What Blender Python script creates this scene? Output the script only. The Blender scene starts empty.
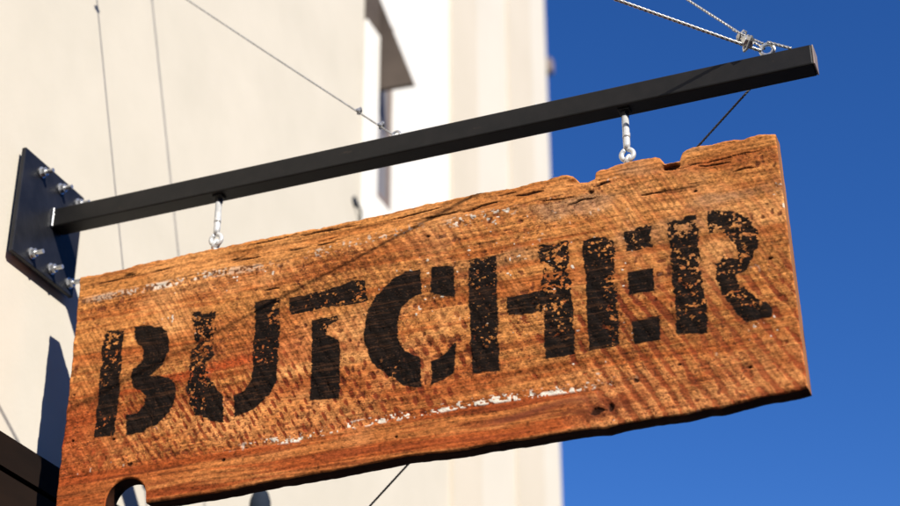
import bpy, bmesh, math, random
import numpy as np
from mathutils import Vector, Matrix

random.seed(4)
SC = bpy.context.scene
COL = SC.collection
H0 = 3.75                      # height of the underside of the beam above the pavement
# World frame: the facade is the plane X=0 (X points out to the street), Y runs along the
# facade, the beam and the hanging board lie along X at Y=0..0.05.

# outlines measured on the board, in millimetres (x along the beam, z below it)
LET = {
 'B': [[(209,-327),(216,-320),(263,-323),(263,-411),(265,-498),(263,-592),(210,-587),(209,-502),(209,-436),(210,-375)],[(290,-323),(323,-324),(359,-335),(377,-350),(385,-373),(385,-399),(374,-431),(350,-450),(343,-455),(370,-460),(402,-474),(412,-497),(411,-529),(399,-556),(370,-580),(331,-592),(295,-593),(290,-545),(316,-543),(334,-523),(335,-503),(321,-488),(299,-476),(292,-443),(298,-428),(319,-414),(320,-388),(310,-373),(295,-362)]],
 'U': [[(442,-315),(499,-324),(501,-370),(499,-403),(503,-427),(484,-443),(493,-475),(508,-503),(534,-537),(538,-599),(505,-591),(470,-571),(448,-542),(439,-505),(445,-460),(448,-417),(456,-382),(443,-346)],[(600,-320),(627,-316),(660,-318),(665,-387),(665,-453),(663,-526),(646,-555),(612,-581),(564,-594),(560,-541),(586,-532),(601,-509),(604,-481),(600,-434),(603,-376)]],
 'T': [[(686,-322),(727,-322),(768,-322),(808,-317),(843,-310),(873,-311),(877,-363),(860,-367),(820,-368),(759,-364),(698,-366),(683,-352)],[(745,-392),(805,-389),(809,-398),(786,-412),(782,-432),(814,-453),(817,-591),(746,-584),(747,-501)]],
 'C': [[(1002,-314),(1005,-373),(983,-379),(959,-399),(948,-437),(952,-478),(970,-506),(1003,-526),(1006,-597),(970,-586),(922,-551),(885,-510),(870,-453),(875,-399),(899,-357),(938,-324),(968,-311)],[(1028,-311),(1081,-322),(1082,-398),(1055,-388),(1026,-377)],[(1029,-540),(1055,-530),(1084,-504),(1081,-574),(1055,-588),(1027,-595)]],
 'H': [[(1114,-314),(1177,-314),(1180,-444),(1180,-587),(1120,-584),(1116,-451)],[(1201,-420),(1269,-419),(1281,-421),(1280,-370),(1274,-309),(1340,-315),(1340,-382),(1344,-438),(1345,-580),(1281,-580),(1280,-471),(1201,-465)]],
 'E': [[(1372,-318),(1406,-316),(1441,-329),(1439,-391),(1439,-443),(1442,-508),(1441,-573),(1375,-577),(1374,-508),(1375,-444),(1373,-378)],[(1463,-317),(1522,-310),(1522,-364),(1464,-365)],[(1466,-413),(1520,-414),(1520,-467),(1466,-465)],[(1467,-525),(1527,-525),(1525,-578),(1471,-579)]],
 'R': [[(1552,-312),(1618,-309),(1618,-396),(1619,-465),(1624,-526),(1620,-580),(1559,-573),(1559,-514),(1559,-439),(1557,-356)],[(1644,-307),(1665,-308),(1690,-312),(1719,-332),(1741,-359),(1744,-395),(1729,-432),(1712,-456),(1696,-461),(1687,-465),(1705,-498),(1732,-527),(1755,-550),(1753,-570),(1698,-573),(1680,-540),(1656,-502),(1647,-463),(1650,-430),(1675,-420),(1694,-429),(1694,-408),(1691,-390),(1680,-367),(1662,-357),(1640,-359)]],
}
TOP = [(126,-161),(168,-161),(230,-160),(289,-156),(343,-155),(449,-153),(522,-154),(655,-154),(756,-157),(836,-156),(924,-154),(1025,-152),(1120,-150),(1214,-153),(1283,-151),(1317,-148),(1342,-149),(1356,-156),(1369,-170),(1387,-170),(1405,-169),(1408,-156),(1419,-154),(1464,-149),(1508,-146),(1539,-147),(1549,-153),(1559,-171),(1592,-171),(1600,-153),(1609,-147),(1624,-143),(1682,-145),(1735,-147),(1767,-147),(1798,-152)]
BOT = [(133,-775),(235,-771),(372,-762),(470,-762),(567,-761),(650,-756),(732,-755),(849,-752),(915,-749),(965,-745),(1049,-749),(1104,-751),(1152,-747),(1223,-748),(1265,-748),(1308,-747),(1371,-747),(1402,-750),(1433,-748),(1494,-745),(1555,-747),(1609,-743),(1635,-745),(1708,-736),(1753,-735),(1806,-731)]
LEFT = [(126,-161),(127,-249),(127,-379),(129,-481),(127,-574),(126,-652),(129,-737),(131,-775)]
RIGHT = [(1798,-152),(1801,-207),(1806,-268),(1808,-351),(1807,-443),(1807,-522),(1806,-631),(1806,-731)]
CHALK = [(657,-671),(728,-673),(798,-665),(914,-661),(1027,-659),(1116,-655),(1225,-658),(1343,-660)]
UPB = [(135,-232),(270,-232),(376,-231),(480,-225),(622,-236),(833,-219),(1025,-209),(1189,-206),(1417,-181)]
LETTB = [(198,-315),(1710,-318),(228,-595),(1709,-570)]

# ------------------------------------------------------------------ materials
def mat(name):
    m = bpy.data.materials.new(name); m.use_nodes = True
    nt = m.node_tree
    return m, nt, nt.nodes['Principled BSDF']

def noise(nt, scale, detail=4, rough=.55, coord=None, stretch=None):
    n = nt.nodes.new('ShaderNodeTexNoise'); n.inputs['Scale'].default_value = scale
    n.inputs['Detail'].default_value = detail; n.inputs['Roughness'].default_value = rough
    tc = nt.nodes.new('ShaderNodeTexCoord')
    mp = nt.nodes.new('ShaderNodeMapping')
    if stretch: mp.inputs['Scale'].default_value = stretch
    nt.links.new(tc.outputs['Object'], mp.inputs['Vector'])
    nt.links.new(mp.outputs['Vector'], n.inputs['Vector'])
    return n

def ramp(nt, src, stops):
    r = nt.nodes.new('ShaderNodeValToRGB')
    e = r.color_ramp.elements
    while len(e) < len(stops): e.new(.5)
    for i, (p, c) in enumerate(stops):
        e[i].position = p; e[i].color = (*c, 1)
    nt.links.new(src, r.inputs['Fac'])
    return r

def bump(nt, b, src, strength, dist):
    k = nt.nodes.new('ShaderNodeBump'); k.inputs['Strength'].default_value = strength
    k.inputs['Distance'].default_value = dist
    nt.links.new(src, k.inputs['Height']); nt.links.new(k.outputs['Normal'], b.inputs['Normal'])
    return k

def mottled(name, stops, scale, rough=.8, bstr=.3, bdist=.002, bscale=None, stretch=None, metal=0., spec=.5):
    m, nt, b = mat(name)
    n = noise(nt, scale, 5, .6, stretch=stretch)
    r = ramp(nt, n.outputs['Fac'], stops)
    nt.links.new(r.outputs['Color'], b.inputs['Base Color'])
    b.inputs['Roughness'].default_value = rough
    b.inputs['Metallic'].default_value = metal
    b.inputs['Specular IOR Level'].default_value = spec
    if bstr:
        n2 = noise(nt, bscale or scale*6, 6, .6, stretch=stretch)
        bump(nt, b, n2.outputs['Fac'], bstr, bdist)
    return m

M = {}
M['stucco'] = mottled('stucco', [(.28, (.59, .545, .455)), (.72, (.665, .61, .515))], 2.6, .9, .22, .002, 70)
M['white_paint'] = mottled('white_paint', [(.3, (.80, .77, .71)), (.7, (.85, .83, .77))], 3, .6, .1, .002)
M['cream_band'] = mottled('cream_band', [(.3, (.66, .61, .52)), (.7, (.71, .66, .57))], 2, .85, .2, .002, 40)
M['beige_band'] = mottled('beige_band', [(.3, (.62, .555, .45)), (.7, (.67, .60, .495))], 2, .85, .2, .002, 40)
M['black_paint'] = mottled('black_paint', [(.35, (.007, .0065, .006)), (.7, (.012, .0105, .0095))], 26, .5, .25, .0006, 180, spec=.28)
M['plate_paint'] = mottled('plate_paint', [(.35, (.009, .010, .014)), (.7, (.017, .018, .024))], 18, .42, .25, .0006, 150, spec=.3)
M['zinc'] = mottled('zinc', [(.35, (.50, .50, .50)), (.7, (.72, .72, .71))], 120, .38, .3, .0004, 300, metal=.85)
M['bright_zinc'] = mottled('bright_zinc', [(.35, (.62, .62, .61)), (.7, (.82, .82, .80))], 90, .35, .3, .0004, 300, metal=.35)
M['cable'] = mottled('cable', [(.35, (.34, .33, .31)), (.7, (.62, .61, .58))], 160, .42, .2, .0003, 400, metal=.8)
M['dark_cable'] = mottled('dark_cable', [(.35, (.12, .12, .115)), (.7, (.26, .25, .23))], 160, .7, .2, .0003, 400, spec=.2)
M['brown_paint'] = mottled('brown_paint', [(.3, (.012, .008, .006)), (.7, (.020, .012, .008))], 9, .75, .3, .002, 60, stretch=(1, .2, 1), spec=.05)
M['awning_brown'] = mottled('awning_brown', [(.3, (.065, .048, .037)), (.7, (.095, .072, .056))], 6, .9, .2, .002)
M['slate'] = mottled('slate_paint_and_shadow', [(.3, (.014, .020, .032)), (.7, (.022, .030, .046))], 20, .8, .2, .001, spec=.1)  # navy matched to wall shadow for the domed stand-in; the hook shares it
M['taupe'] = mottled('taupe_metal', [(.3, (.20, .15, .13)), (.7, (.28, .22, .19))], 20, .5, .2, .001)
M['asphalt'] = mottled('asphalt', [(.3, (.04, .04, .042)), (.7, (.065, .063, .06))], 14, .9, .5, .006, 90)
M['paving'] = mottled('paving', [(.3, (.10, .095, .09)), (.7, (.15, .14, .13))], 2.5, .85, .3, .003, 60)
M['kerb'] = mottled('kerb_stone', [(.3, (.30, .29, .27)), (.7, (.38, .37, .34))], 5, .85, .3, .003, 60)
M['line'] = mottled('road_paint', [(.3, (.66, .65, .60)), (.7, (.78, .77, .73))], 8, .7, .2, .002)

m, nt, b = mat('window_glass')
b.inputs['Base Color'].default_value = (.20, .19, .20, 1); b.inputs['Roughness'].default_value = .5
n = noise(nt, 3); bump(nt, b, n.outputs['Fac'], .1, .002)
M['glass'] = m

def worn_paint(m, base_in='Base Color'):
    # dust and small rubbed chips on a painted steel surface
    nt = m.node_tree; b = nt.nodes['Principled BSDF']; old = b.inputs['Base Color'].links[0].from_socket
    n = noise(nt, 34, 8, .75, stretch=(.35, 1, 1)); r = ramp(nt, n.outputs['Fac'], [(.0, (0, 0, 0)), (.64, (0, 0, 0)), (.72, (.75, .75, .75))])
    mx = nt.nodes.new('ShaderNodeMix'); mx.data_type = 'RGBA'; nt.links.new(r.outputs['Color'], mx.inputs['Factor'])
    nt.links.new(old, mx.inputs['A']); mx.inputs['B'].default_value = (.050, .034, .024, 1)
    nt.links.new(mx.outputs['Result'], b.inputs['Base Color'])
worn_paint(M['black_paint']); worn_paint(M['plate_paint'])

# the board: colour and finish come from attributes computed below, fine fibre from noise
def board_material():
    m, nt, b = mat('weathered_painted_wood')
    a = nt.nodes.new('ShaderNodeAttribute'); a.attribute_name = 'tint'
    p = nt.nodes.new('ShaderNodeAttribute'); p.attribute_name = 'paint'
    n = noise(nt, 1.0, 6, .7, stretch=(60, 60, 620))
    r = ramp(nt, n.outputs['Fac'], [(.25, (.62, .60, .58)), (.5, (1, 1, 1)), (.8, (1.25, 1.25, 1.25))])
    mx = nt.nodes.new('ShaderNodeMix'); mx.data_type = 'RGBA'; mx.blend_type = 'MULTIPLY'
    mx.inputs['Factor'].default_value = .8
    nt.links.new(a.outputs['Color'], mx.inputs['A']); nt.links.new(r.outputs['Color'], mx.inputs['B'])
    nt.links.new(mx.outputs['Result'], b.inputs['Base Color'])
    mr = nt.nodes.new('ShaderNodeMapRange'); mr.inputs['To Min'].default_value = .72; mr.inputs['To Max'].default_value = .85
    nt.links.new(p.outputs['Fac'], mr.inputs['Value']); nt.links.new(mr.outputs['Result'], b.inputs['Roughness'])
    b.inputs['Specular IOR Level'].default_value = .06
    n2 = noise(nt, 1.0, 6, .75, stretch=(130, 130, 700))
    bump(nt, b, n2.outputs['Fac'], .6, .0012)
    return m
M['board'] = board_material()

# ------------------------------------------------------------------ helpers
def link(name, bm, m, parent=None, smooth=False):
    me = bpy.data.meshes.new(name); bm.to_mesh(me); bm.free()
    if smooth:
        for p in me.polygons: p.use_smooth = True
    me.materials.append(m)
    o = bpy.data.objects.new(name, me); COL.objects.link(o)
    if parent: o.parent = parent
    return o

def thing(name, label, cat, loc=(0, 0, 0), group=None):
    o = bpy.data.objects.new(name, None); COL.objects.link(o)
    o.location = loc; o.empty_display_size = .1
    o['label'] = label; o['category'] = cat
    if group: o['group'] = group
    return o

def tag(o, label, cat, group=None):
    o['label'] = label; o['category'] = cat
    if group: o['group'] = group

def box(bm, a, b, bev=0.):
    a = Vector(a); b = Vector(b)
    r = bmesh.ops.create_cube(bm, size=1)
    vs = r['verts']
    for v in vs:
        v.co = Vector(((a.x+b.x)/2+v.co.x*(b.x-a.x), (a.y+b.y)/2+v.co.y*(b.y-a.y), (a.z+b.z)/2+v.co.z*(b.z-a.z)))
    if bev:
        es = list({e for v in vs for e in v.link_edges})
        bmesh.ops.bevel(bm, geom=es, offset=bev, segments=2, affect='EDGES', profile=.5)

def frame_of(d):
    d = Vector(d).normalized()
    u = d.orthogonal().normalized(); return d, u, d.cross(u)

def tube(bm, pts, r, n=10, caps=True):
    """swept round tube along a list of points; r may be a list"""
    pts = [Vector(p) for p in pts]; rings = []
    d0, u, w = frame_of(pts[1]-pts[0])
    for i, p in enumerate(pts):
        t = (pts[min(i+1, len(pts)-1)]-pts[max(i-1, 0)]).normalized()
        u = (u-t*u.dot(t)).normalized(); w = t.cross(u)
        rr = r[i] if isinstance(r, (list, tuple)) else r
        rings.append([bm.verts.new(p+u*math.cos(2*math.pi*k/n)*rr+w*math.sin(2*math.pi*k/n)*rr) for k in range(n)])
    for a, b in zip(rings, rings[1:]):
        for k in range(n): bm.faces.new((a[k], a[(k+1) % n], b[(k+1) % n], b[k]))
    if caps:
        bm.faces.new(rings[0][::-1]); bm.faces.new(rings[-1])

def hexnut(bm, c, axis, r, h):
    d, u, w = frame_of(axis); c = Vector(c); rings = []
    for s in (0, h):
        rings.append([bm.verts.new(c+d*s+u*math.cos(math.pi*k/3)*r+w*math.sin(math.pi*k/3)*r) for k in range(6)])
    for k in range(6): bm.faces.new((rings[0][k], rings[0][(k+1) % 6], rings[1][(k+1) % 6], rings[1][k]))
    bm.faces.new(rings[0][::-1]); bm.faces.new(rings[1])

def loop_pts(c, u, w, r, a0=0, a1=2*math.pi, n=20):
    c = Vector(c); u = Vector(u).normalized(); w = Vector(w).normalized()
    return [c+u*math.cos(a0+(a1-a0)*i/n)*r+w*math.sin(a0+(a1-a0)*i/n)*r for i in range(n+1)]

def strand_cable(bm, p, q, R, pitch=.045, strands=3, sag=0.):
    """laid wire rope: helical strands round the axis"""
    p = Vector(p); q = Vector(q); L = (q-p).length
    d, u, w = frame_of(q-p)
    n = max(8, int(L/pitch*9))
    for s in range(strands):
        pts = []
        for i in range(n+1):
            t = i/n; a = 2*math.pi*(t*L/pitch+s/strands)
            c = p+(q-p)*t+Vector((0, 0, -sag*4*t*(1-t)))
            pts.append(c+(u*math.cos(a)+w*math.sin(a))*R*.5)
        tube(bm, pts, R*.56, 6)

def z(v): return v+H0

# ------------------------------------------------------------------ numpy noise
_T = np.random.RandomState(11).rand(8, 256, 256)
def vn(x, y, s=0):
    xi = np.floor(x).astype(int); yi = np.floor(y).astype(int); fx = x-xi; fy = y-yi
    fx = fx*fx*(3-2*fx); fy = fy*fy*(3-2*fy); t = _T[s % 8]
    a = t[xi & 255, yi & 255]; b = t[(xi+1) & 255, yi & 255]; c = t[xi & 255, (yi+1) & 255]; d = t[(xi+1) & 255, (yi+1) & 255]
    return (a*(1-fx)+b*fx)*(1-fy)+(c*(1-fx)+d*fx)*fy
def fbm(x, y, s=0, o=4, g=.5):
    v = 0; a = 1; t = 0
    for i in range(o):
        v = v+a*vn(x*2**i+17.3*i, y*2**i+5.1*i, s+i); t += a; a *= g
    return v/t
def sst(a, b, v):
    t = np.clip((v-a)/(b-a), 0, 1); return t*t*(3-2*t)
def poly_sdf(px, pz, P):
    P = np.array(P)/1000.
    Q = np.roll(P, -1, 0); d2 = np.full(px.shape, 1e9); ins = np.zeros(px.shape, bool)
    for (ax, az), (bx, bz) in zip(P, Q):
        ex, ez = bx-ax, bz-az
        t = np.clip(((px-ax)*ex+(pz-az)*ez)/(ex*ex+ez*ez), 0, 1)
        d2 = np.minimum(d2, (px-ax-t*ex)**2+(pz-az-t*ez)**2)
        c = ((az > pz) != (bz > pz))
        ins ^= c & (px < (bx-ax)*(pz-az)/(bz-az+1e-12)+ax)
    d = np.sqrt(d2); return np.where(ins, -d, d)

# ------------------------------------------------------------------ the wooden board
def build_board():
    NX, NZ = 1120, 400
    TH = .046
    top = np.array(TOP)/1000.; bot = np.array(BOT)/1000.
    lef = np.array(LEFT)/1000.; rig = np.array(RIGHT)/1000.
    rig[:, 0] = np.interp(rig[:, 1], [-.731, -.152], [1.806, 1.798])
    s = np.linspace(0, 1, NX+1); t = np.linspace(0, 1, NZ+1)
    S, T = np.meshgrid(s, t)                       # T=0 at the top
    x = .127+S*(1.80-.127)
    zt = np.interp(x, top[:, 0], top[:, 1])+(fbm(x*60, x*0+3, 1)-.5)*.006
    zb = np.interp(x, bot[:, 0], bot[:, 1])+(fbm(x*40, x*0+9, 2)-.5)*.003
    # mouse-hole shaped notch in the lower edge near the wall
    hc, hz, hr = .307, -.752, .052
    inside = np.clip(1-((x-hc)/hr)**2, 0, 1)
    zb = np.maximum(zb, np.where(np.abs(x-hc) < hr, hz+hr*1.05*np.sqrt(inside), -9))
    Z = zt+(zb-zt)*T
    X = x.copy()
    X += (1-S)*(np.interp(-Z, -lef[:, 1], lef[:, 0])-.127+(fbm(Z*35, Z*0+1, 3)-.5)*.005)*sst(.1, 0, S)
    X += (np.interp(-Z, -rig[:, 1], rig[:, 0])-1.80+(fbm(Z*30, Z*0+7, 4)-.5)*.0015)*sst(.9, 1, S)
    u, v = X, Z
    # --- warp shared by the grain
    wx = (fbm(u*2.2, v*7, 0, 3)-.5)
    g = v+wx*.030
    grain = fbm(u*7, g*260, 1, 4, .6)
    coarse = fbm(u*2.5, g*60, 2, 4, .55)
    blot = fbm(u*5, v*9, 3, 4, .55)
    blot2 = fbm(u*17+4, v*26, 6, 3, .55)
    fine = fbm(u*150, v*230, 5, 3, .8)
    spk = fbm(u*210, v*330, 2, 2, .8)
    # --- saw marks: two crossing families of shallow arcs
    arc1 = u+v*.62-.05*(u-.9)*v+(fbm(u*4, v*4, 4, 2)-.5)*.018
    arc2 = u-v*.50-.04*(u-.9)*v+(fbm(u*4+9, v*4, 5, 2)-.5)*.018
    s1 = .5+.5*np.sin(2*np.pi*arc1/.0345); s2 = .5+.5*np.sin(2*np.pi*arc2/.0390)
    f1 = .5+.5*np.sin(2*np.pi*arc1/.0078+3*blot)
    upper = sst(-.242, -.226, v+(blot-.5)*.03+(u-.9)*.0*v)       # smooth band along the top edge
    upb = np.interp(u, np.array(UPB)[:, 0]/1000, np.array(UPB)[:, 1]/1000)
    upper = sst(-.006, .004, v-upb+(blot2-.5)*.008)
    chz = np.interp(u, np.array(CHALK)[:, 0]/1000, np.array(CHALK)[:, 1]/1000)
    lower = sst(.004, -.004, v-chz+(blot2-.5)*.006)*sst(1.42, 1.30, u)  # smooth band along the lower edge
    mid = (1-upper)*(1-lower)
    # --- colour
    def C(*c): return np.array(c)[None, None, :]
    def mix(a, b, k): return a*(1-k[..., None])+b*k[..., None]
    col = mix(C(.56, .235, .070), C(.42, .135, .036), sst(.40, .70, coarse))
    col = mix(col, C(.64, .31, .115), sst(.46, .70, blot)*.65)
    col = mix(col, C(.36, .090, .024), sst(.52, .72, fbm(u*3+8, v*13, 7, 3))*.50)
    # stripes of the saw
    stripe_zone = mid*(.35+.65*sst(-.30, -.62, v))
    col = mix(col, C(.27, .075, .020), sst(.45, .95, s1)*stripe_zone*.40*(.3+1.1*blot2)*sst(.35, .6, fbm(u*9, v*14, 0, 2)))
    dens = (1+.25*sst(.55, .75, u)*sst(1.45, 1.3, u)*sst(-.40, -.60, v))*mid*(.85+.45*sst(.35, .65, fbm(u*3.1+7, v*6, 1, 2)))*np.clip(.32+1.0*sst(-.42, -.60, v)+.45*sst(.75, 1.3, u)*sst(-.36, -.5, v)-.35*sst(.35, .1, u), 0, 1)
    uu = np.linspace(0, 2, 2001); per = .0175+.0165*sst(.25, 1.05, uu)
    cum = np.concatenate([[0], np.cumsum(.001/per)[:-1]])
    a1 = arc1+(fbm(u*19, v*13, 1, 3)-.5)*.018; a2 = arc2+(fbm(u*15+3, v*14, 2, 3)-.5)*.020
    q1 = .5+.5*np.sin(2*np.pi*np.interp(a1+.1, uu, cum)); q2 = .5+.5*np.sin(2*np.pi*np.interp(a2+.6, uu, cum)*.93)
    rnd = vn(u*47, v*34, 6)
    wq = .62-.45*sst(1.15, 1.5, u)
    sp = sst(.50, .72, q1*(1-wq+wq*q2)+(rnd-.5)*.62+(fine-.5)*.85+(blot2-.5)*.35)
    # finer kerf lines of the saw
    jt = (fbm(u*38, v*9, 7, 3)-.5)*.020; f2 = .5+.5*np.sin(2*np.pi*(arc1+jt+(fine-.5)*.006)/.0125); f3 = .5+.5*np.sin(2*np.pi*(arc2-jt+(fine-.5)*.006)/.0160)
    kz = mid*sst(.42, .62, fbm(u*6+5, v*11, 0, 3)+.04); kz2 = mid*sst(.45, .65, fbm(u*5+1, v*9+4, 3, 3))
    col = col*(1-sst(.5, 1, f2)*.30*kz-sst(.5, 1, f3)*.18*kz2)[..., None]
    col = mix(col, C(.165, .033, .012), np.clip(sp*dens*.88, 0, .93))
    up_l = mid*sst(-.36, -.25, v)*sst(.55, .8, u)*sst(1.25, 1.1, u)
    col = mix(col, C(.30, .10, .03), sst(.55, .95, .5+.5*np.sin(2*np.pi*arc1/.021))*up_l*.7)
    # small fleck pits between the marks
    pit = sst(.70, .80, fbm(u*85, v*70, 2, 2))*sst(.4, .62, fbm(u*6+3, v*9, 0, 2))
    col = mix(col, C(.11, .03, .014), pit*.8*mid)
    # redder smooth lower band, brown upper band
    col = mix(col, C(.36, .085, .022), lower*(.45+.5*sst(.35, .6, coarse)))
    col = mix(col, C(.22, .05, .016), lower*sst(.5, .75, fbm(u*6, g*120, 4, 3))*.7)
    col = mix(col, C(.45, .19, .055), upper*.45)
    # reddish streaks across the left end
    red = np.exp(-((v+.452+.05*np.sin(u*5)*.4)/.020)**2)*sst(.80, .55, u)*sst(.35, .6, fbm(u*7, v*40, 1, 2))
    red2 = np.exp(-((v+.555)/.05)**2)*sst(.30, .12, u)
    col = mix(col, C(.36, .055, .014), np.clip(red+red2*.7, 0, 1)*.75)
    col = mix(col, C(.40, .085, .024), np.clip(sst(.34, .13, u)*.45*sst(-.38, -.6, v)+.22*sst(-.50, -.66, v)*mid, 0, 1))
    # greyish weathered patches high on the right
    col = mix(col, C(.30, .20, .12), sst(.55, .75, fbm(u*6, v*18, 6, 3))*sst(.9, 1.3, u)*sst(-.42, -.25, v)*.5)
    col = mix(col, C(.30, .20, .13), np.exp(-((v+.52)/.12)**2)*sst(.28, .40, u)*sst(.5, .38, u)*.0)
    # grain
    k = (grain-.5)*1.05+(fine-.5)*1.6+(blot-.5)*.5
    col = col*(1+k)[..., None]
    dk = sst(.60, .78, fbm(u*5, g*170, 3, 3, .6))
    col = mix(col, C(.13, .038, .015), dk*(.16+.40*upper+.2*lower))
    # --- cracks and splits
    rel = np.zeros_like(u)
    crack = np.zeros_like(u)
    cx = fbm(u*9+2, g*115, 6, 3, .6)
    zone = np.clip(upper*1.0+sst(-.36, -.2, v)*sst(.8, 1.15, u)*.7+sst(-.735, -.76, v)*.5, 0, 1)
    crack = np.maximum(crack, sst(.67, .73, cx)*zone*sst(.35, .6, fbm(u*14, v*20, 3, 2)))
    specks = sst(.66, .74, spk+(blot2-.5)*.25)*mid*sst(.40, .62, fbm(u*5+1, v*8, 4, 2)+sst(-.4, -.62, v)*.12)
    for (a, b_, c, r, h) in [(1.225, 1.29, -.178, .004, .0), (1.40, 1.44, -.190, .004, .002), (1.10, 1.19, -.186, .0025, .003),
                             (1.34, 1.41, -.222, .003, .004), (.56, .70, -.165, .002, .003), (.70, .86, -.170, .002, -.002), (.18, .30, -.186, .0018, .003),
                             (1.70, 1.75, -.222, .0028, .001), (1.63, 1.70, -.196, .003, -.002), (1.50, 1.56, -.236, .0025, .002), (1.58, 1.79, -.186, .0015, .003),
                             (.93, 1.06, -.171, .0025, .004), (1.28, 1.36, -.205, .002, -.003), (.62, .66, -.29, .003, 0)]:
        mid_ = np.clip((u-a)/(b_-a), 0, 1); prof = np.sin(mid_*np.pi)**.5
        dd = np.abs(v-c-h*(mid_-.5)*2-(fbm(u*40, u*0, 1, 2)-.5)*.006)
        crack = np.maximum(crack, sst(1, .35, dd/(r*prof+1e-5))*(prof > 0))
    # knot with a red flame beside it low on the board
    kx, kz = 1.393, -.712
    rk = np.sqrt(((u-kx)/.030)**2+((v-kz)/.010)**2)+(fbm(u*60, v*60, 3, 3)-.5)*2.4
    crack = np.maximum(crack, sst(.85, .45, rk))
    col = mix(col, C(.16, .04, .016), sst(3.2, .8, rk+(fine-.5)*2.2+(spk-.5)*2)*.85)
    flame = np.exp(-((v+.690-.01*np.sin(u*20))/.008)**2)*sst(1.12, 1.2, u)*sst(1.42, 1.36, u)
    col = mix(col, C(.22, .06, .03), flame*.7)
    # dark nail stains
    for (a, c, r) in [(.31, -.665, .006), (.262, -.598, .004), (.155, -.585, .004), (1.395, -.205, .005), (1.62, -.252, .0035), (.545, -.69, .004),
                      (1.76, -.44, .004), (.95, -.70, .003), (.145, -.47, .003), (1.47, -.66, .005), (1.56, -.64, .004), (1.70, -.67, .004), (1.02, -.235, .004)]:
        crack = np.maximum(crack, sst(1.5, .7, np.sqrt((u-a)**2+((v-c)*1.6)**2)/r+(fine-.5)))
    col = mix(col, C(.10, .028, .014), specks*.75)
    col = mix(col, C(.030, .012, .007), crack*.93)
    # chips of old white paint and filler along the two scribed lines
    sp1 = fbm(u*125, v*150, 3, 2, .8); sp2 = fbm(u*14, v*0+2, 5, 2)
    dch = np.abs(v-chz-.002)
    ch = sst(.0075, .0025, dch)*sst(.50, .62, sp1+(sp2-.5)*.55)*sst(.62, .70, u)*sst(1.42, 1.33, u)
    ch = np.maximum(ch, sst(.013, .004, np.abs(v-chz-.006))*sst(.68, .76, sp1)*sst(.50, .7, u)*sst(1.5, 1.33, u))
    dup = np.abs(v-upb-.005)
    band = sst(.013, .004, dup)
    upz = sst(.12, .2, u)*sst(.70, .60, u)*(.4+.6*sst(.2, .35, u)*sst(.55, .45, u))
    ch2 = band*sst(.46, .60, sp1+(sp2-.5)*.5)*upz
    ch2 = np.maximum(ch2, band*sst(.60, .68, sp1)*sst(.7, .75, u)*sst(1.02, .98, u)*.6)
    ch2 = np.maximum(ch2, sst(.016, .006, np.abs(v+.212))*sst(.58, .66, sp1)*sst(1.05, 1.09, u)*sst(1.24, 1.19, u))
    col = mix(col, C(.10, .05, .035), band*sst(.42, .36, sp1)*sst(.75, .6, u)*.8)
    loose = sst(.83, .87, fbm(u*95, v*95, 4, 2))*sst(.5, .7, fbm(u*5, v*12, 2, 2))*.8
    white = np.clip(ch+ch2*.8+loose*mid, 0, 1)
    col = mix(col, C(.72, .66, .55), white)
    # --- stencilled letters
    wear = np.full(u.shape, .0)
    for (a, c, rx, rz, st) in [(.225, -.38, .05, .10, .34), (.225, -.55, .05, .03, .26), (.475, -.40, .05, .12, .60), (.465, -.53, .03, .06, .40),
                               (.63, -.44, .05, .04, .36), (.655, -.36, .02, .06, .42), (.78, -.345, .11, .04, .30), (.86, -.35, .02, .05, .5), (.79, -.41, .03, .03, .3),
                               (.93, -.54, .04, .03, .22), (1.145, -.36, .04, .08, .32), (1.15, -.50, .04, .08, .22), (1.31, -.37, .05, .08, .66),
                               (1.31, -.47, .05, .08, .30), (1.40, -.34, .06, .05, .34), (1.43, -.46, .025, .18, .38), (1.50, -.33, .04, .04, .40),
                               (1.585, -.335, .05, .022, .85), (1.59, -.42, .05, .05, .52), (1.60, -.49, .05, .07, .34), (1.69, -.37, .07, .09, .54),
                               (1.70, -.50, .06, .05, .40), (1.665, -.46, .03, .04, .4), (.385, -.37, .025, .03, .2), (1.22, -.44, .04, .03, .1)]:
        wear = np.maximum(wear, st*np.exp(-(((u-a)/rx)**2+((v-c)/rz)**2)))
    wn = fbm(u*66, v*88, 2, 3, .65)
    wn2 = fbm(u*150, v*190, 6, 2, .7)
    rag = (fbm(u*75, v*55, 0, 3)-.5)*.020*(.14+1.9*wear)+(fbm(u*20, v*260, 1, 2)-.5)*.005
    paint = np.zeros_like(u); owner = np.full(u.shape, -1); best = np.full(u.shape, 9.)
    for li, (ch_, polys) in enumerate(LET.items()):
        for P in polys:
            P_ = np.array(P)/1000.
            sel = (u > P_[:, 0].min()-.03) & (u < P_[:, 0].max()+.03) & (v > P_[:, 1].min()-.03) & (v < P_[:, 1].max()+.03)
            d = poly_sdf(u[sel], v[sel], P)
            paint[sel] = np.maximum(paint[sel], sst(.0012, -.0012, d+rag[sel]))
            closer = d < best[sel]
            bs = best[sel]; bs[closer] = d[closer]; best[sel] = bs
            ow = owner[sel]; ow[closer & (d < .004)] = li; owner[sel] = ow
    over = sst(.05, .0, np.abs(best))
    halo = sst(.012, .0, best)*sst(-.004, .001, best)
    col = mix(col, col*.72, halo*.35)
    hole = sst(.0, .04, wear*.60+(wn-.5)*.95+(wn2-.5)*1.05-.385)*sst(.04, .25, wear)
    paint = paint*(1-hole*.95)
    streak = sst(.66, .74, fbm(u*10, g*330, 5, 3))
    pc = mix(C(.006, .0052, .0048), C(.014, .009, .007), sst(.45, .75, fbm(u*12, g*300, 7, 3)))
    pc = mix(pc, C(.09, .038, .018), streak*.4)
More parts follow.
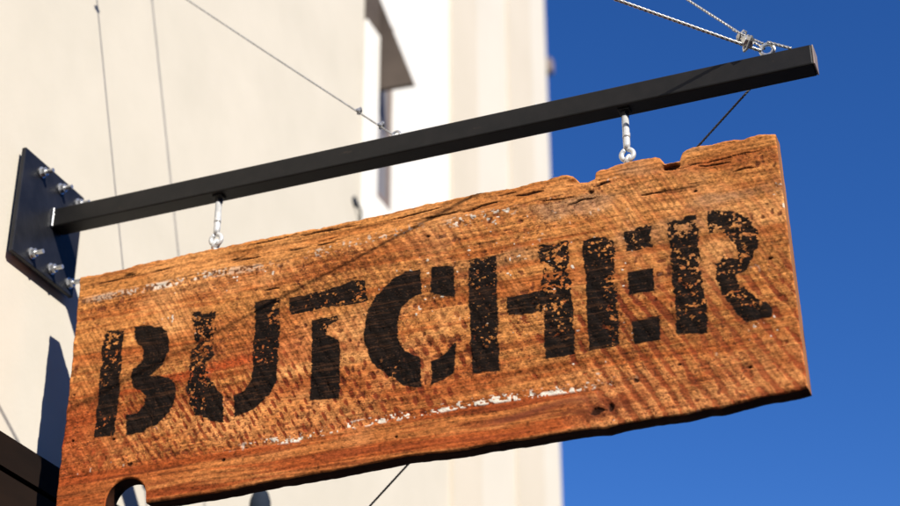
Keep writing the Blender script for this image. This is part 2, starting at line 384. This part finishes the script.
    pc = mix(pc, C(.10, .045, .022), sst(.70, .8, spk)*.45)
    col = mix(col, pc, paint*.992)
    lum = np.clip(1-paint-white, 0, 1)[..., None]
    col = col*(1-lum)+lum*.97*.22*(np.maximum(col*np.array([.99, 1.015, 1.06]), .002)/.22)**1.10
    col = np.clip(col, .004, .9)
    # --- relief (metres, positive = into the wood)
    rel = (1-grain)*.0012+coarse*.0018
    rel += mid*((1-s1)*.0011+(1-s2)*.0006)+mid*(1-f1)*.00005
    rel += sp*dens*.0006+pit*mid*.0010
    rel += crack*.0030+upper*.0008*sst(.4, .7, coarse)
    rel -= white*.0006
    rel += sst(.55, .8, fbm(u*11, v*60, 4, 3))*.0010*(.3+upper)
    rel += (spk-.5)*.0007*(.5+mid)+0*u
    # rounded, chipped arrises
    e_t = (zt-Z); e_b = (Z-zb); chip = fbm(u*28, v*28, 2, 3)
    for e, a0 in ((e_t, .010), (e_b, .010), ((u-u[:, :1]), .006), ((u[:, -1:]-u), .005)):
        w_ = a0*(.25+1.1*chip)
        q = np.clip(1-e/w_, 0, 1); rel += w_*.55*(1-np.sqrt(np.clip(1-q*q, 0, 1)))
    # a chunk knocked out of the top edge
    rn = np.sqrt(((u-1.574)/.022)**2+((v+.181)/.009)**2)+(chip-.5)*.5
    rel += sst(1.0, .6, rn)*.016
    col = mix(col, C(.03, .014, .01), sst(1.0, .7, rn)*.9)  # shadow inside the recess put into the wood colour
    rs = np.sqrt(((u-1.374)/.04)**2+((v+.170)/.010)**2); rel += sst(1.0, .3, rs)*.008
    Y = rel
    # --- meshes
    nx = NX+1; nv = u.size
    idx = np.arange(nv).reshape(u.shape)
    co = np.stack([u, Y, Z+H0], -1).reshape(-1, 3)
    colf = np.concatenate([col, np.ones(col.shape[:2]+(1,))], -1).reshape(-1, 4); pf = paint.reshape(-1)
    quads = np.stack([idx[:-1, :-1], idx[1:, :-1], idx[1:, 1:], idx[:-1, 1:]], -1).reshape(-1, 4)
    fo = np.max(np.stack([owner[:-1, :-1], owner[1:, :-1], owner[1:, 1:], owner[:-1, 1:]], -1), -1).reshape(-1)
    def mk(name, co, faces, colr, pa, parent):
        me = bpy.data.meshes.new(name)
        me.from_pydata(co.tolist(), [], faces)
        a = me.attributes.new('tint', 'FLOAT_COLOR', 'POINT'); a.data.foreach_set('color', colr.astype(np.float32).reshape(-1))
        a = me.attributes.new('paint', 'FLOAT', 'POINT'); a.data.foreach_set('value', pa.astype(np.float32))
        me.materials.append(M['board']); me.update(); me.validate()
        me.polygons.foreach_set('use_smooth', np.ones(len(me.polygons), bool))
        o = bpy.data.objects.new(name, me); COL.objects.link(o); o.parent = parent
        return o
    root = thing('wooden_sign', 'rough sawn orange brown plank hanging under the black beam, stencilled BUTCHER in black', 'sign')
    # board: unpainted front + edges + back
    front = quads[fo < 0]
    loop = np.concatenate([idx[0, :], idx[1:, -1], idx[-1, -2::-1], idx[-2:0:-1, 0]])
    n = len(loop); base = nv; rings = [loop]; extra = []; ecol = []
    lp = co[loop]; lc = colf[loop]
    lr = fbm(lp[:, 0]*30, lp[:, 2]*30+2, 3, 3)
    cen = lp.mean(0)
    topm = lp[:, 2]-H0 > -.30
    for k_, yy in enumerate((.004, .012, .020, .028, .037, TH)):
        c = lp.copy(); c[:, 1] = np.maximum(yy, lp[:, 1]+.0015*(k_+1))
        rg = (fbm(lp[:, 0]*22+k_*.9, lp[:, 2]*30+k_*1.3, 4, 3)-.5)*.0045
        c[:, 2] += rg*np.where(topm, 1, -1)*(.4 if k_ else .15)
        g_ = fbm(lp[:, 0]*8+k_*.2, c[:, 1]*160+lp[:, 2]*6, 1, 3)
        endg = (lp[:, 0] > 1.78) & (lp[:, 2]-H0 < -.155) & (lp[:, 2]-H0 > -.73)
        bc = np.where(endg[:, None], np.array([.30, .135, .065]), np.where(topm[:, None], np.array([.24, .10, .04]), np.array([.040, .016, .009])))  # lower edge darkened in colour to carry the shade under the board
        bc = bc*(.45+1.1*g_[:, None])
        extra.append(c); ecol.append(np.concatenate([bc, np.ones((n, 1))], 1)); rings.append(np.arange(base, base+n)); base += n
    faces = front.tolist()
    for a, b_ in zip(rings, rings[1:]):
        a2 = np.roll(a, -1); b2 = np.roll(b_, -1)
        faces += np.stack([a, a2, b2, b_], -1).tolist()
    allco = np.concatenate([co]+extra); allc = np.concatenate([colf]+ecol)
    pa = np.concatenate([pf, np.zeros(base-nv)])
    # back: strips between the top and the bottom rows of the last ring
    last = rings[-1]
    bt = last[:nx]; br = last[nx:nx+NZ]; bb = last[nx+NZ-1:nx+NZ+NX][::-1]
    for i in range(NX): faces.append([int(bt[i]), int(bt[i+1]), int(bb[i+1]), int(bb[i])])
    used = np.zeros(len(allco), bool)
    for f in faces: used[f] = True
    remap = np.cumsum(used)-1
    faces = [[int(remap[i]) for i in f] for f in faces]
    mk('board', allco[used], faces, allc[used], pa[used], root)
    for li, ch_ in enumerate(LET):
        fq = quads[fo == li]; ids = np.unique(fq)
        rm = np.zeros(nv, int); rm[ids] = np.arange(len(ids))
        o = mk('letter', co[ids], rm[fq].tolist(), colf[ids], pf[ids], root)
        o['label'] = 'worn black stencilled letter '+ch_
    return root
build_board()

# ------------------------------------------------------------------ bracket: wall plate, beam, bolts
BY0, BY1 = .0025, .0525
br = thing('sign_bracket', 'black square steel beam on a bolted wall plate, carrying the plank sign', 'bracket', (0, 0, 0))
bm = bmesh.new(); box(bm, (.012, -.135, z(-.136)), (.024, .127, z(.150)), .002); link('wall_plate', bm, M['plate_paint'], br)
bm = bmesh.new()
box(bm, (.0245, BY0, z(0)), (1.893, BY1, z(.0505)), .0035)
bmesh.ops.subdivide_edges(bm, edges=[e for e in bm.edges if e.calc_length() > 1], cuts=60)
link('beam', bm, M['black_paint'], br)
bm = bmesh.new(); box(bm, (1.8932, BY0+.001, z(.001)), (1.8965, BY1-.001, z(.0495)), .001); link('end_cap', bm, M['taupe'], br)
bm = bmesh.new()
wp = []
for a, b_ in (((BY0-.001, -.001), (BY0-.001, .051)),):
    pts = []
    for i in range(15):
        t = i/14; pts.append((.027+.001*math.sin(i*2.3), a[0]+(b_[0]-a[0])*t, z(a[1]+(b_[1]-a[1])*t)))
    tube(bm, pts, [.0030+.0016*math.sin(i*2.9) for i in range(15)], 8)
link('weld_seam', bm, M['zinc'], br, True)
for by in (-.062, .022, .102):
    for bz in (.118, -.108):
        bm = bmesh.new()
        tube(bm, [(.0, by, z(bz)), (.058, by, z(bz))], .0055, 12)
        hexnut(bm, (.0278, by, z(bz)), (1, 0, 0), .0115, .010)
        tube(bm, [(.0245, by, z(bz)), (.0275, by, z(bz))], .0145, 20)
        link('bolt', bm, M['zinc'], br)
# eye at the free end of the beam
TX, TY = 1.797, .027
bm = bmesh.new()
tube(bm, [(TX, TY, z(.0505)), (TX, TY, z(.062))], .006, 12)
hexnut(bm, (TX, TY, z(.0507)), (0, 0, 1), .011, .008)
tube(bm, loop_pts((TX, TY, z(.077)), (1, 0, 0), (0, 0, 1), .014, n=24), .0048, 8, False)
link('end_eye', bm, M['zinc'], br, False)
bm = bmesh.new()
tube(bm, [(.93, TY, z(.0505)), (.93, TY, z(.058))], .004, 10)
tube(bm, loop_pts((.93, TY, z(.066)), (1, 0, 0), (0, 0, 1), .009, n=20), .003, 8, False)
link('middle_eye', bm, M['zinc'], br)
for hx, hy in ((1.275, .012),):
    bm = bmesh.new(); tube(bm, [(hx, hy, z(.0505)), (hx, hy, z(.0545))], .0035, 8)
    link('rivet', bm, M['zinc'], br)

# ------------------------------------------------------------------ the two hangers
def hanger(hx, ztop, label):
    t = thing('eye_hook', label, 'eye hook', (hx, .027, z(0)), 'hooks between the beam and the sign')
    bm = bmesh.new()
    box(bm, (-.013, -.012, -.004), (.013, .012, -.0005), .001)
    hexnut(bm, (0, 0, -.016), (0, 0, 1), .010, .009)
    link('mount', bm, M['black_paint'], t)
    bm = bmesh.new()
    L = -ztop
    zz = -L+.045
    tube(bm, [(0, 0, -.010), (0, 0, zz+.012), (-.001, 0, zz)], [.0078, .0078, .0068], 12)
    tube(bm, [(.0005, 0, -.060), (0, 0, -.072)], .0085, 12)
    tube(bm, loop_pts((0, 0, zz-.014), (0, 0, 1), (1, 0, 0), .0135, .1, 2*math.pi-.4, 26), .0056, 10)
    link('upper_eye', bm, M['bright_zinc'], t, True)
    bm = bmesh.new()
    tube(bm, loop_pts((0, 0, zz-.028), (0, .9, .3), (.45, 0, 1), .0115, 0, 2*math.pi, 24), .0042, 10, False)
    tube(bm, [(0, 0, zz-.038), (0, 0, -L-.035)], .0055, 12)
    link('lower_eye', bm, M['bright_zinc'], t, True)
    return t
hanger(.474, -.148, 'short galvanised eye hook above the letter U, nearest the wall plate')
hanger(1.474, -.146, 'long galvanised eye hook above the letter E, against the blue sky')

# ------------------------------------------------------------------ guy wires
def clamp(bm, c, d, s=1.):
    """wire rope clip: saddle, U bolt and two nuts"""
    c = Vector(c); d, u, w = frame_of(d)
    hexnut(bm, c+w*.008*s+u*.004*s, w, .006*s, .005*s)
    hexnut(bm, c+w*.008*s-u*.008*s, w, .006*s, .005*s)
    tube(bm, [c+u*.005*s+w*.016*s, c+u*.006*s-w*.004*s, c-w*.008*s, c-u*.007*s-w*.004*s, c-u*.008*s+w*.016*s], .0022*s, 8)
    tube(bm, [c-d*.007*s+w*.005*s, c+d*.007*s+w*.005*s], .007*s, 8)

def wall_eye(bm, p):
    p = Vector(p)
    tube(bm, [(-.02, p.y, p.z), (p.x-.012, p.y, p.z)], .006, 10)
    tube(bm, [(.0005, p.y, p.z), (.005, p.y, p.z)], .022, 20)
    tube(bm, loop_pts(p, (1, 0, 0), (0, 0, 1), .012, n=18), .004, 8, False)

def guy(label, p, q, R, m, clips=(), tail=None, buckle=None):
    """p at the wall, q at the beam"""
    t = thing('guy_wire', label, 'cable', (0, 0, 0), 'wires staying the beam')
    p = Vector(p); q = Vector(q); d = (q-p).normalized()
    bm = bmesh.new(); strand_cable(bm, p, q, R, pitch=R*9, sag=.004); link('cable', bm, m, t, True)
    bm = bmesh.new(); wall_eye(bm, p); link('wall_eye', bm, M['zinc'], t, True)
    for c in clips:
        bm = bmesh.new(); clamp(bm, p+(q-p)*c[0], d, c[1]); link('clamp', bm, M['zinc'], t)
    if tail:
        bm = bmesh.new(); strand_cable(bm, tail[0], tail[1], R*.9, pitch=R*8); link('cable_tail', bm, m, t, True)
    if buckle:
        bm = bmesh.new()
        c0 = p+(q-p)*buckle; u = d.orthogonal().normalized()
        for s_ in (-1, 1): tube(bm, [c0-d*.055+u*.008*s_, c0+d*.055+u*.008*s_], .0035, 8)
        for s_ in (-1, 1): tube(bm, [c0+d*.055*s_-d*.006, c0+d*.055*s_+d*.006], .011, 10)
        tube(bm, [c0-d*.095, c0-d*.03], .004, 8); tube(bm, [c0+d*.03, c0+d*.095], .004, 8)
        link('turnbuckle', bm, M['zinc'], t)
    return t
guy('thick bright twisted wire from the beam tip, lower of two against the sky', (.02, -1.570, z(.419)), (TX-.012, TY-.010, z(.070)), .0038, M['cable'],
    clips=((.985, 1.5),), tail=((TX+.004, TY-.012, z(.088)), (TX+.052, TY-.01, z(.060))))
guy('thin wire rising steeply left from the beam tip, the upper of two against the sky', (.03, -.02, z(2.031)), (TX-.006, TY+.004, z(.083)), .0028, M['cable'],
    clips=((.975, 1.3),), tail=((TX-.068, TY-.012, z(.140)), (TX-.006, TY-.012, z(.087))))
guy('fine grey wire crossing the cream wall down to the middle of the beam', (.03, .05, z(.921)), (.922, TY, z(.068)), .0023, M['cable'],
    clips=((.965, .8), (.90, .75), (.10, .9)))
guy('dark wire passing behind the plank from the beam tip down to the wall', (.03, .65, z(-1.112)), (1.808, .062, z(.070)), .0026, M['dark_cable'])

# ------------------------------------------------------------------ the building
bd = thing('building', 'cream rendered facade behind the sign with a white window recess and pale corner bands', 'building', (0, 0, 0))
WY0, WY1 = 1.845, 2.69           # the white painted bay
SY0, SY1, SZ0, SZ1 = 1.99, 2.14, 1.20, 2.05   # narrow window slot in it
YE = 4.12; ZT = 7.2; YB = -9.; DX = -8.
def wall_part(name, parts, m):
    bm = bmesh.new()
    for a, b_ in parts: box(bm, a, b_)
    return link(name, bm, m, bd)
FZ = -.578
wall_part('wall', [((DX, YB, z(FZ)), (0, WY0, z(ZT))), ((DX, WY0+.001, z(FZ)), (-.0042, WY1+.05, z(.86)))], M['stucco'])
wall_part('white_bay', [((DX, WY0+.001, z(.861)), (-.004, SY0, z(ZT))), ((DX, SY1, z(.861)), (-.004, WY1+.05, z(ZT))),
                        ((DX, SY0+.001, z(.861)), (-.0045, SY1-.001, z(SZ0))), ((DX, SY0+.001, z(SZ1)), (-.0045, SY1-.001, z(ZT))),
                        ((DX, SY0+.001, z(SZ0+.001)), (-.034, SY1-.001, z(SZ1-.001)))], M['white_paint'])
wall_part('corner_band', [((DX, WY1+.052, z(FZ)), (.012, 3.06, z(ZT))), ((DX, 3.50, z(FZ)), (.012, 3.86, z(ZT)))], M['beige_band'])
wall_part('corner_field', [((DX, 3.062, z(FZ)), (0, 3.498, z(ZT))), ((DX, 3.862, z(FZ)), (.006, YE, z(ZT)))], M['cream_band'])
wf = wall_part('window', [((-.033, SY0+.002, z(SZ0+.002)), (-.008, SY1-.002, z(SZ0+.03))), ((-.033, SY0+.002, z(SZ1-.03)), (-.008, SY1-.002, z(SZ1-.002))),
                          ((-.033, SY1-.02, z(SZ0+.031)), (-.008, SY1-.002, z(SZ1-.031)))], M['taupe'])
bm = bmesh.new(); box(bm, (-.030, SY0+.003, z(SZ0+.031)), (-.016, SY1-.021, z(SZ1-.031)))
o = link('pane', bm, M['glass'], wf)
bm = bmesh.new(); box(bm, (-.003, WY0+.004, z(.92)), (.012, 1.975, z(1.90)), .004); link('casing', bm, M['white_paint'], bd)
# brown triangular side panel of the little canopy over the window
bm = bmesh.new()
def prism(P, axis, a0, a1):
    """flat outline P extruded along an axis"""
    def pt(p, a): return (a, p[0], z(p[1])) if axis == 0 else (p[0], a, z(p[1]))
    f = [bm.verts.new(pt(p, a0)) for p in P]; g_ = [bm.verts.new(pt(p, a1)) for p in P]; n_ = len(P)
    bm.faces.new(f); bm.faces.new(g_[::-1])
    for i in range(n_): bm.faces.new((f[i], g_[i], g_[(i+1) % n_], f[(i+1) % n_]))
prism([(-.003, 2.10), (-.003, 1.658), (.150, 1.648)], 1, 1.980, 2.0)
prism([(1.852, 1.84), (1.976, 1.92), (1.976, 2.10), (1.925, 2.13), (1.905, 2.60), (1.852, 2.60)], 0, -.003, .006)
canopy = link('canopy', bm, M['awning_brown'], bd)
# dark painted fascia of the shop front below the render, with its groove
wall_part('fascia', [((DX, YB, z(-.655)), (.030, YE, z(FZ-.002))), ((DX, YB, z(-.668)), (.012, YE, z(-.6552))), ((DX, YB, z(-1.15)), (.030, YE, z(-.6682)))], M['brown_paint'])
# shop front underneath: piers, glass, plinth
ys = [YB, -6.6, -4.2, -1.8, .6, 3.0, YE-.16]
for y0 in ys: wall_part('pier', [((-.25, y0, .45), (.004, y0+.16, z(-1.152)))], M['brown_paint'])
wall_part('plinth', [((-.25, YB, 0), (.02, YE, .448))], M['kerb'])
for a, b_ in zip(ys, ys[1:]):
    bm = bmesh.new(); box(bm, (-.14, a+.162, .45), (-.12, b_-.002, z(-1.152))); link('shop_window', bm, M['glass'], bd)

# small fittings on the wall, plus a dark solid in place of a shadow
def lathe(bm, prof, c, n=20):
    c = Vector(c); rings = []
    for r, h in prof: rings.append([bm.verts.new(c+Vector((math.cos(2*math.pi*k/n)*r, math.sin(2*math.pi*k/n)*r, h))) for k in range(n)])
    for a, b_ in zip(rings, rings[1:]):
        for k in range(n): bm.faces.new((a[k], a[(k+1) % n], b_[(k+1) % n], b_[k]))
    bm.faces.new(rings[0][::-1]); bm.faces.new(rings[-1])
shd = thing('shadow_tip', 'small dark slate domed stand-in for a shadow tip on the cream wall just below the plank', 'shadow stand-in', (.075, 1.065, z(-.435)))  # solid navy shape standing in for a cast shadow on the wall
bm = bmesh.new(); lathe(bm, [(.032, -.06), (.032, .06), (.030, .09), (.022, .115), (.010, .13), (.003, .135)], (0, 0, 0)); link('housing', bm, M['slate'], shd, True)  # dome of the shadow stand-in
bm = bmesh.new(); tube(bm, [(-.075, 0, 0), (-.03, 0, 0)], .012, 10); tube(bm, [(-.0745, 0, 0), (-.066, 0, 0)], .035, 20); link('shadow_tip_arm', bm, M['slate'], shd)
fl = thing('floodlight', 'small brownish floodlight sticking out past the far corner of the facade', 'floodlight', (-.01, YE+.07, z(3.22)))
bm = bmesh.new(); box(bm, (-.05, -.069, -.02), (.0, -.002, .02), .004); link('bracket', bm, M['taupe'], fl)
bm = bmesh.new(); box(bm, (-.05, .0, -.045), (.02, .055, .045), .012); link('housing', bm, M['taupe'], fl)
hk = thing('wall_hook', 'tiny grey hook fixed to the cream wall between beam and plank', 'hook', (0, 1.80, z(1.03)))
bm = bmesh.new(); tube(bm, [(0, 0, .025), (.012, 0, .02), (.018, .02, .0), (.008, .04, -.03)], .005, 8); link('shank', bm, M['slate'], hk, True)
bm = bmesh.new(); tube(bm, [(-.001, 0, .03), (.006, 0, .03)], .02, 14); link('rose', bm, M['slate'], hk)

# ------------------------------------------------------------------ ground
def sheet(name, x0, x1, y0, y1, zz, m, h=0.):
    bm = bmesh.new()
    if h: box(bm, (x0, y0, zz-h), (x1, y1, zz))
    else:
        v_ = [bm.verts.new(p) for p in ((x0, y0, zz), (x1, y0, zz), (x1, y1, zz), (x0, y1, zz))]; bm.faces.new(v_)
    o = link(name, bm, m); o['kind'] = 'structure'; return o
sheet('ground', -400, 400, -400, 400, -.14, M['asphalt'])
sheet('pavement', -9, 3.2, -30, 30, 0, M['paving'], .135)
sheet('kerb', 3.203, 3.35, -30, 30, -.003, M['kerb'], .13)
sheet('road_line', 7.0, 7.12, -30, 30, -.136, M['line'])

# unseen building added across the street to block sky fill and ground bounce
M['blocker_brick'] = mottled('blocker_brick', [(.3, (.13, .055, .035)), (.7, (.20, .09, .06))], 3, .9, .4, .01, 30)
OX = 16.0
ob = thing('street_fill_blocker', 'long brown brickwork building added out of view across the street to cut sky fill on the facade', 'building', (OX, 0, -.13))
bm = bmesh.new(); box(bm, (.0, -34, 0), (9, 34, 12.0)); link('wall', bm, M['blocker_brick'], ob)
bm = bmesh.new(); box(bm, (-.35, -34.1, 11.4), (-.003, 34.1, 12.1), .03); link('blocker_cornice', bm, M['kerb'], ob)
bm = bmesh.new(); box(bm, (-.06, -.6, 0), (-.002, .6, 1.7), .01); w0 = link('window', bm, M['white_paint'], ob); w0.location = (0, -32.6, 1.3)
bm = bmesh.new(); box(bm, (-.064, -.52, .08), (-.061, .52, 1.62)); g0 = link('pane', bm, M['glass'], w0)
for j in range(3):
    for i in range(22):
        if i == 0 and j == 0: continue
        c = w0.copy(); COL.objects.link(c); c.parent = ob; c.location = (0, -32.6+i*3.1, 1.3+j*3.5)
        d = g0.copy(); COL.objects.link(d); d.parent = c

# ------------------------------------------------------------------ light
SUN = Vector((1, -.65, .75)).normalized()
sd = bpy.data.lights.new('sun', 'SUN'); sd.energy = 4.9; sd.angle = math.radians(.53); sd.color = (1., .94, .84)
so = bpy.data.objects.new('sun', sd); COL.objects.link(so); so.location = SUN*20
so.rotation_euler = SUN.to_track_quat('Z', 'Y').to_euler()
w = bpy.data.worlds.new('World'); SC.world = w; w.use_nodes = True
nt = w.node_tree; bg = nt.nodes['Background']
sky = nt.nodes.new('ShaderNodeTexSky'); sky.sky_type = 'NISHITA'; sky.sun_disc = False
sky.sun_elevation = math.asin(SUN.z); sky.sun_rotation = math.atan2(SUN.x, SUN.y)
sky.altitude = 1500; sky.air_density = 1.0; sky.dust_density = .2; sky.ozone_density = 4.5
hs = nt.nodes.new('ShaderNodeHueSaturation'); hs.inputs['Saturation'].default_value = 1.24; hs.inputs['Hue'].default_value = .513
nt.links.new(sky.outputs['Color'], hs.inputs['Color']); nt.links.new(hs.outputs['Color'], bg.inputs['Color']); bg.inputs['Strength'].default_value = .115

# ------------------------------------------------------------------ camera
cd = bpy.data.cameras.new('camera'); co_ = bpy.data.objects.new('camera', cd); COL.objects.link(co_)
R = Matrix(((0.93061002, 0.17872852, 0.31940742), (0.36600182, -0.44782041, -0.81578156), (-0.00276627, 0.87607819, -0.48216113)))
co_.matrix_world = Matrix.Translation((2.2815299, -3.08803024, z(-2.11380756))) @ R.to_4x4()
cd.sensor_width = 36; cd.lens = 36*1743/900; cd.clip_start = .1; cd.clip_end = 2000
cd.dof.use_dof = True; cd.dof.focus_distance = 3.74; cd.dof.aperture_fstop = 2.2
SC.camera = co_
SC.render.resolution_x = 1024; SC.render.resolution_y = 576
vs = SC.view_settings; SC.display_settings.display_device = 'sRGB'
vs.view_transform = 'Standard'; vs.look = 'None'; vs.exposure = .40; vs.gamma = 1; vs.use_curve_mapping = False
